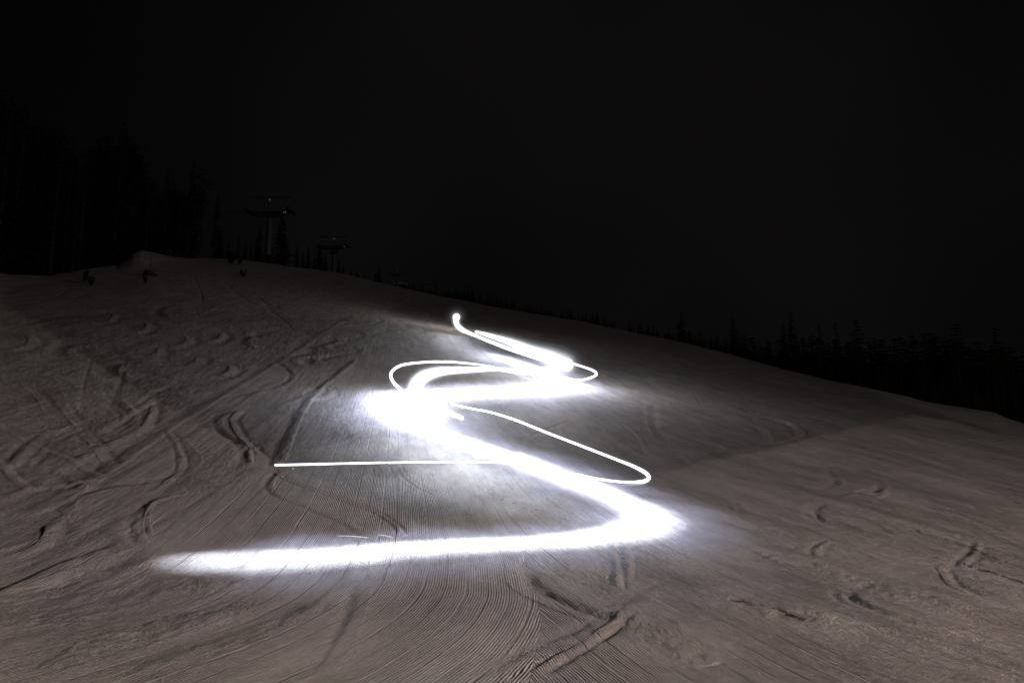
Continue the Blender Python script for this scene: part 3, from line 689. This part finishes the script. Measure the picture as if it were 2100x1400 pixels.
# saplings poking out of the snow
def sapling(px, py, h, fat, label, n=3):
    q = hit(px, py); o = empty("sapling", tuple(q)); rd = random.Random(int(px)); st = MB(); lf = MB()
    for k in range(n):
        a = rd.uniform(0, 6.28); ex, ey, ez = math.cos(a)*.28*fat, math.sin(a)*.28*fat, h*rd.uniform(.7, 1.)
        st.bar((0, 0, -.1), (ex, ey, ez), .03, .012, 5)
        for j2 in range(60):
            f = rd.uniform(.25, 1); c = np.array([ex*f, ey*f, ez*f]); d1 = np.array([rd.gauss(0, 1), rd.gauss(0, 1), rd.gauss(0, .7)]); d1 *= .16*fat/np.linalg.norm(d1)
            d2 = np.array([rd.gauss(0, 1), rd.gauss(0, 1), rd.gauss(0, 1)]); d2 *= .10*fat/np.linalg.norm(d2); b = len(lf.v)
            lf.v += [tuple(c-d2*.3), tuple(c+d1), tuple(c+d1*.7+d2)]; lf.f.append((b, b+1, b+2))
    st.build("stem", M_BARK, o); lf.build("foliage", M_NEEDLE, o); tag(o, label, "sapling"); return o
sapling(476,541,1.9,2.6,"widest dark shrub poking over the crest left of the nearest tower",6)
sapling(489,543,1.2,1.8,"low dark shrub touching the right side of the widest shrub",4)
sapling(499,569,1.0,1.0,"small twiggy sapling in the snow just below the nearest tower")
sapling(493,563,.4,.6,"tiny tuft of twigs beside the twiggy sapling",2)
sapling(300,583,1.0,1.0,"thin forked sapling below the dark stump on the left slope")
sapling(173,578,1.0,1.2,"leftmost small sapling on the snow below the forest")
sapling(186,586,.9,1.0,"small sapling just right of the leftmost one")
sapling(240,550,1.3,1.0,"dry reddish sapling at the snowy forest edge",2)
sapling(278,522,1.2,.8,"small sapling on top of the snow bank by the forest",2)
q = hit(309,565); st = MB(); st.bar((-.5,0,.35),(.5,.1,-.1),.3,.22,10); st.bar((-.05,0,.2),(-.12,0,2.2),.03,.015,5)
o = st.build("stump", M_BARK); o.location = tuple(q); tag(o, "dark leaning stump with a thin stick on the left slope", "stump")

# ------------------------------------------------------------------ chairlift
def tower(px, top, r, armpx, label, base_detail=True):
    q = at_r(px, top, r); zg = ground(q[0], q[1]); Ht = q[2]-zg; aw = armpx*r/FPX
    o = empty("lift_tower", (q[0], q[1], zg), -R_(4))
    pl = MB(); segs = 6
    k = aw/6.6
    ztop = Ht-1.0*k
    for i_ in range(segs):
        a, b = i_/segs, (i_+1)/segs
        pl.bar((0, 0, -.5+(ztop-1.3*k+.5)*a), (0, 0, -.5+(ztop-1.3*k+.5)*b), (.55-.2*a)*k, (.55-.2*b)*k, 16)
    pl.build("pole", M_STEEL, o)
    cl = MB(); cl.bar((0, 0, ztop-4.2*k), (0, 0, ztop-3.6*k), .34*k, .34*k, 14); cl.build("cable_box", M_DARK, o)
    arm = MB(); za = ztop-1.45*k
    for sx in (-1, 1):
        for yy in (-.3, .3):
            arm.bar((0, yy*k, za), (sx*aw*.46, yy*k, za+.28*k), .13*k, .11*k, 6); arm.bar((0, yy*k, za-.55*k), (sx*aw*.44, yy*k, za-.28*k), .10*k, .09*k, 6)
        for f in (.15, .3, .45): arm.box((sx*aw*f, 0, za), (.08*k, .7*k, .5*k))
    arm.box((0, 0, za-.2*k), (.6*k, .9*k, .9*k)); arm.build("crossarm", M_STEEL, o)
    wk = MB(); wk.box((0, -.5*k, za-.1*k), (aw*.82, .3*k, .04*k)); wk.bar((-aw*.41, -.65*k, za+.5*k), (aw*.41, -.65*k, za+.5*k), .02*k, .02*k, 5); wk.build("catwalk", M_WOOD, o)
    ga = MB(); zt = Ht
    ga.bar((-aw*.5, 0, zt+.12*k), (aw*.5, 0, zt-.05*k), .11*k, .11*k, 6); ga.bar((0, 0, za), (0, 0, zt), .11*k, .09*k, 8)
    for sx in (-1, 1):
        ga.bar((sx*aw*.38, 0, za+.2*k), (sx*aw*.44, 0, zt), .05*k, .05*k, 5); ga.bar((sx*aw*.44, 0, zt-.1*k), (sx*aw*.36, 0, zt-.05*k), .09*k, .05*k, 5)
    ga.build("lifting_frame", M_STEEL, o)
    for sx in (-1, 1):
        sh = MB(); x = sx*aw*.5; zc = za+.05*k
        sh.box((x, 0, zc), (.2*k, 3.0*k, .22*k)); w_ = sh.build("sheave_assembly", M_DARK, o)
        for yy in (-1.3, -.8, -.3, .3, .8, 1.3):
            wh = MB(); wh.bar((x-.09*k+.0, yy*k, zc+.2*k), (x+.09*k, yy*k, zc+.2*k), .23*k, .23*k, 12); wh.build("wheel", M_DARK, w_)
    for x, z in ((.12*k, zt-.55*k), (aw*.40, za-.1*k)):  # glowing dots stand in for headlamp light reflected off the tower
        lm = MB(); lm.box((x, -.55*k, z), (.15*k, .12*k, .2*k)); lm.build("lamp", M_GLINT, o)
    if base_detail:
        fb = MB(); fb.box((0, 0, .55), (1.35, 1.35, 1.5)); fb.build("footing", M_DARK, o)
        ld = MB()
        for sx in (-.2, .2): ld.bar((sx-.1, -.80, .0), (sx-.1, -.72, 1.9), .03, .03, 5)
        for z in np.arange(.2, 1.9, .28): ld.box((-.1, -.78, z), (.42, .05, .06))
        ld.build("ladder", M_WOOD, o)
    tag(o, label, "lift tower"); o["group"] = "chairlift towers along the crest"
    zc = zg+za+.45*k; c, s_ = math.cos(-R_(4)), math.sin(-R_(4))
    return [np.array([q[0]+sx*aw*.5*c, q[1]+sx*aw*.5*s_, zc]) for sx in (-1, 1)]
t1 = tower(555, 405, 123, 86, "nearest and largest lift tower standing left on the crest")
t2 = tower(686, 486, 200, 56, "second lift tower, half hidden behind the crest", False)
t3 = tower(815, 553, 430, 27, "third lift tower, small, near the pale snowy roof", False)
t4 = tower(880, 577, 600, 17, "fourth lift tower, tiny, left of its twin on the far crest", False)
t5 = tower(900, 586, 640, 18, "farthest lift tower, tiny, right end of the far row", False)
t0 = [np.array([p[0]-46+4*k, p[1]-62, p[2]-12.]) for k, p in enumerate(t1)]
for side, nm in ((0, "left"), (1, "right")):
    pts = []
    seq = [t1[side], t2[side], t3[side], t4[side], t5[side]]
    # up the hill the rope runs on behind the forest
    seq = [t1[side]+np.array([-60, 25, 8.])] + seq
    for a, b in zip(seq[:-1], seq[1:]):
        L = np.linalg.norm(b-a)
        for f in np.linspace(0, 1, 24, endpoint=False): p = a+(b-a)*f; pts.append(p-np.array([0, 0, .018*L*4*f*(1-f)]))
    pts.append(seq[-1])
    o = link("haul_rope", tube_mesh("haul_rope", pts, .035, 6), M_CABLE); tag(o, f"thin {nm} hand haul rope running from tower to tower", "rope")
    if side == 1: rope_pts = pts
# chairs
def make_chair():
    o = empty("lift_chair"); h = MB(); h.bar((0, 0, 0), (0, .25, -1.2), .05, .05, 6); h.bar((0, .25, -1.2), (0, 0, -2.4), .05, .05, 6); h.build("hanger", M_STEEL, o)
    s_ = MB(); s_.box((0, -.2, -3.1), (2., .5, .1)); s_.build("seat", M_DARK, o); b = MB(); b.box((0, .08, -2.8), (2., .08, .6), rx=-.15); b.build("backrest", M_DARK, o)
    f = MB()
    for sx in (-1, 1): f.bar((sx, .1, -2.4), (sx, -.35, -3.1), .04, .04, 6)
    f.bar((-1, .1, -2.4), (1, .1, -2.4), .05, .05, 6); f.bar((-1, -.45, -2.9), (1, -.45, -2.9), .03, .03, 6); f.build("frame", M_STEEL, o); return o
ch0 = make_chair()
for k, (idx, lab) in enumerate([(34, "dim lift chair hanging nearest to the first tower"), (40, "dim lift chair hanging midway between the two nearest towers"), (56, "tiny lift chair hanging past the second tower")]):
    c = ch0 if k == 0 else copy_tree(ch0); c.location = tuple(rope_pts[idx]); tag(c, lab, "lift chair", "chairs hanging from the haul rope")

# small far hut with a snowy roof
q = at_r(822, 583, 445); zg = ground(q[0], q[1]); o = empty("hut", (q[0], q[1], q[2]-2.8)); m = MB(); m.box((0, 0, 0), (6.5, 4.5, 5.)); m.build("wall", M_WOOD, o)
m = MB(); m.box((0, 0, 2.9), (8., 5.6, .9)); m.box((0, 0, 3.5), (5.6, 4.4, .4)); m.build("roof", M_ROOFSNOW, o); tag(o, "small far hut whose flat snowy roof shows pale beyond the crest", "hut")
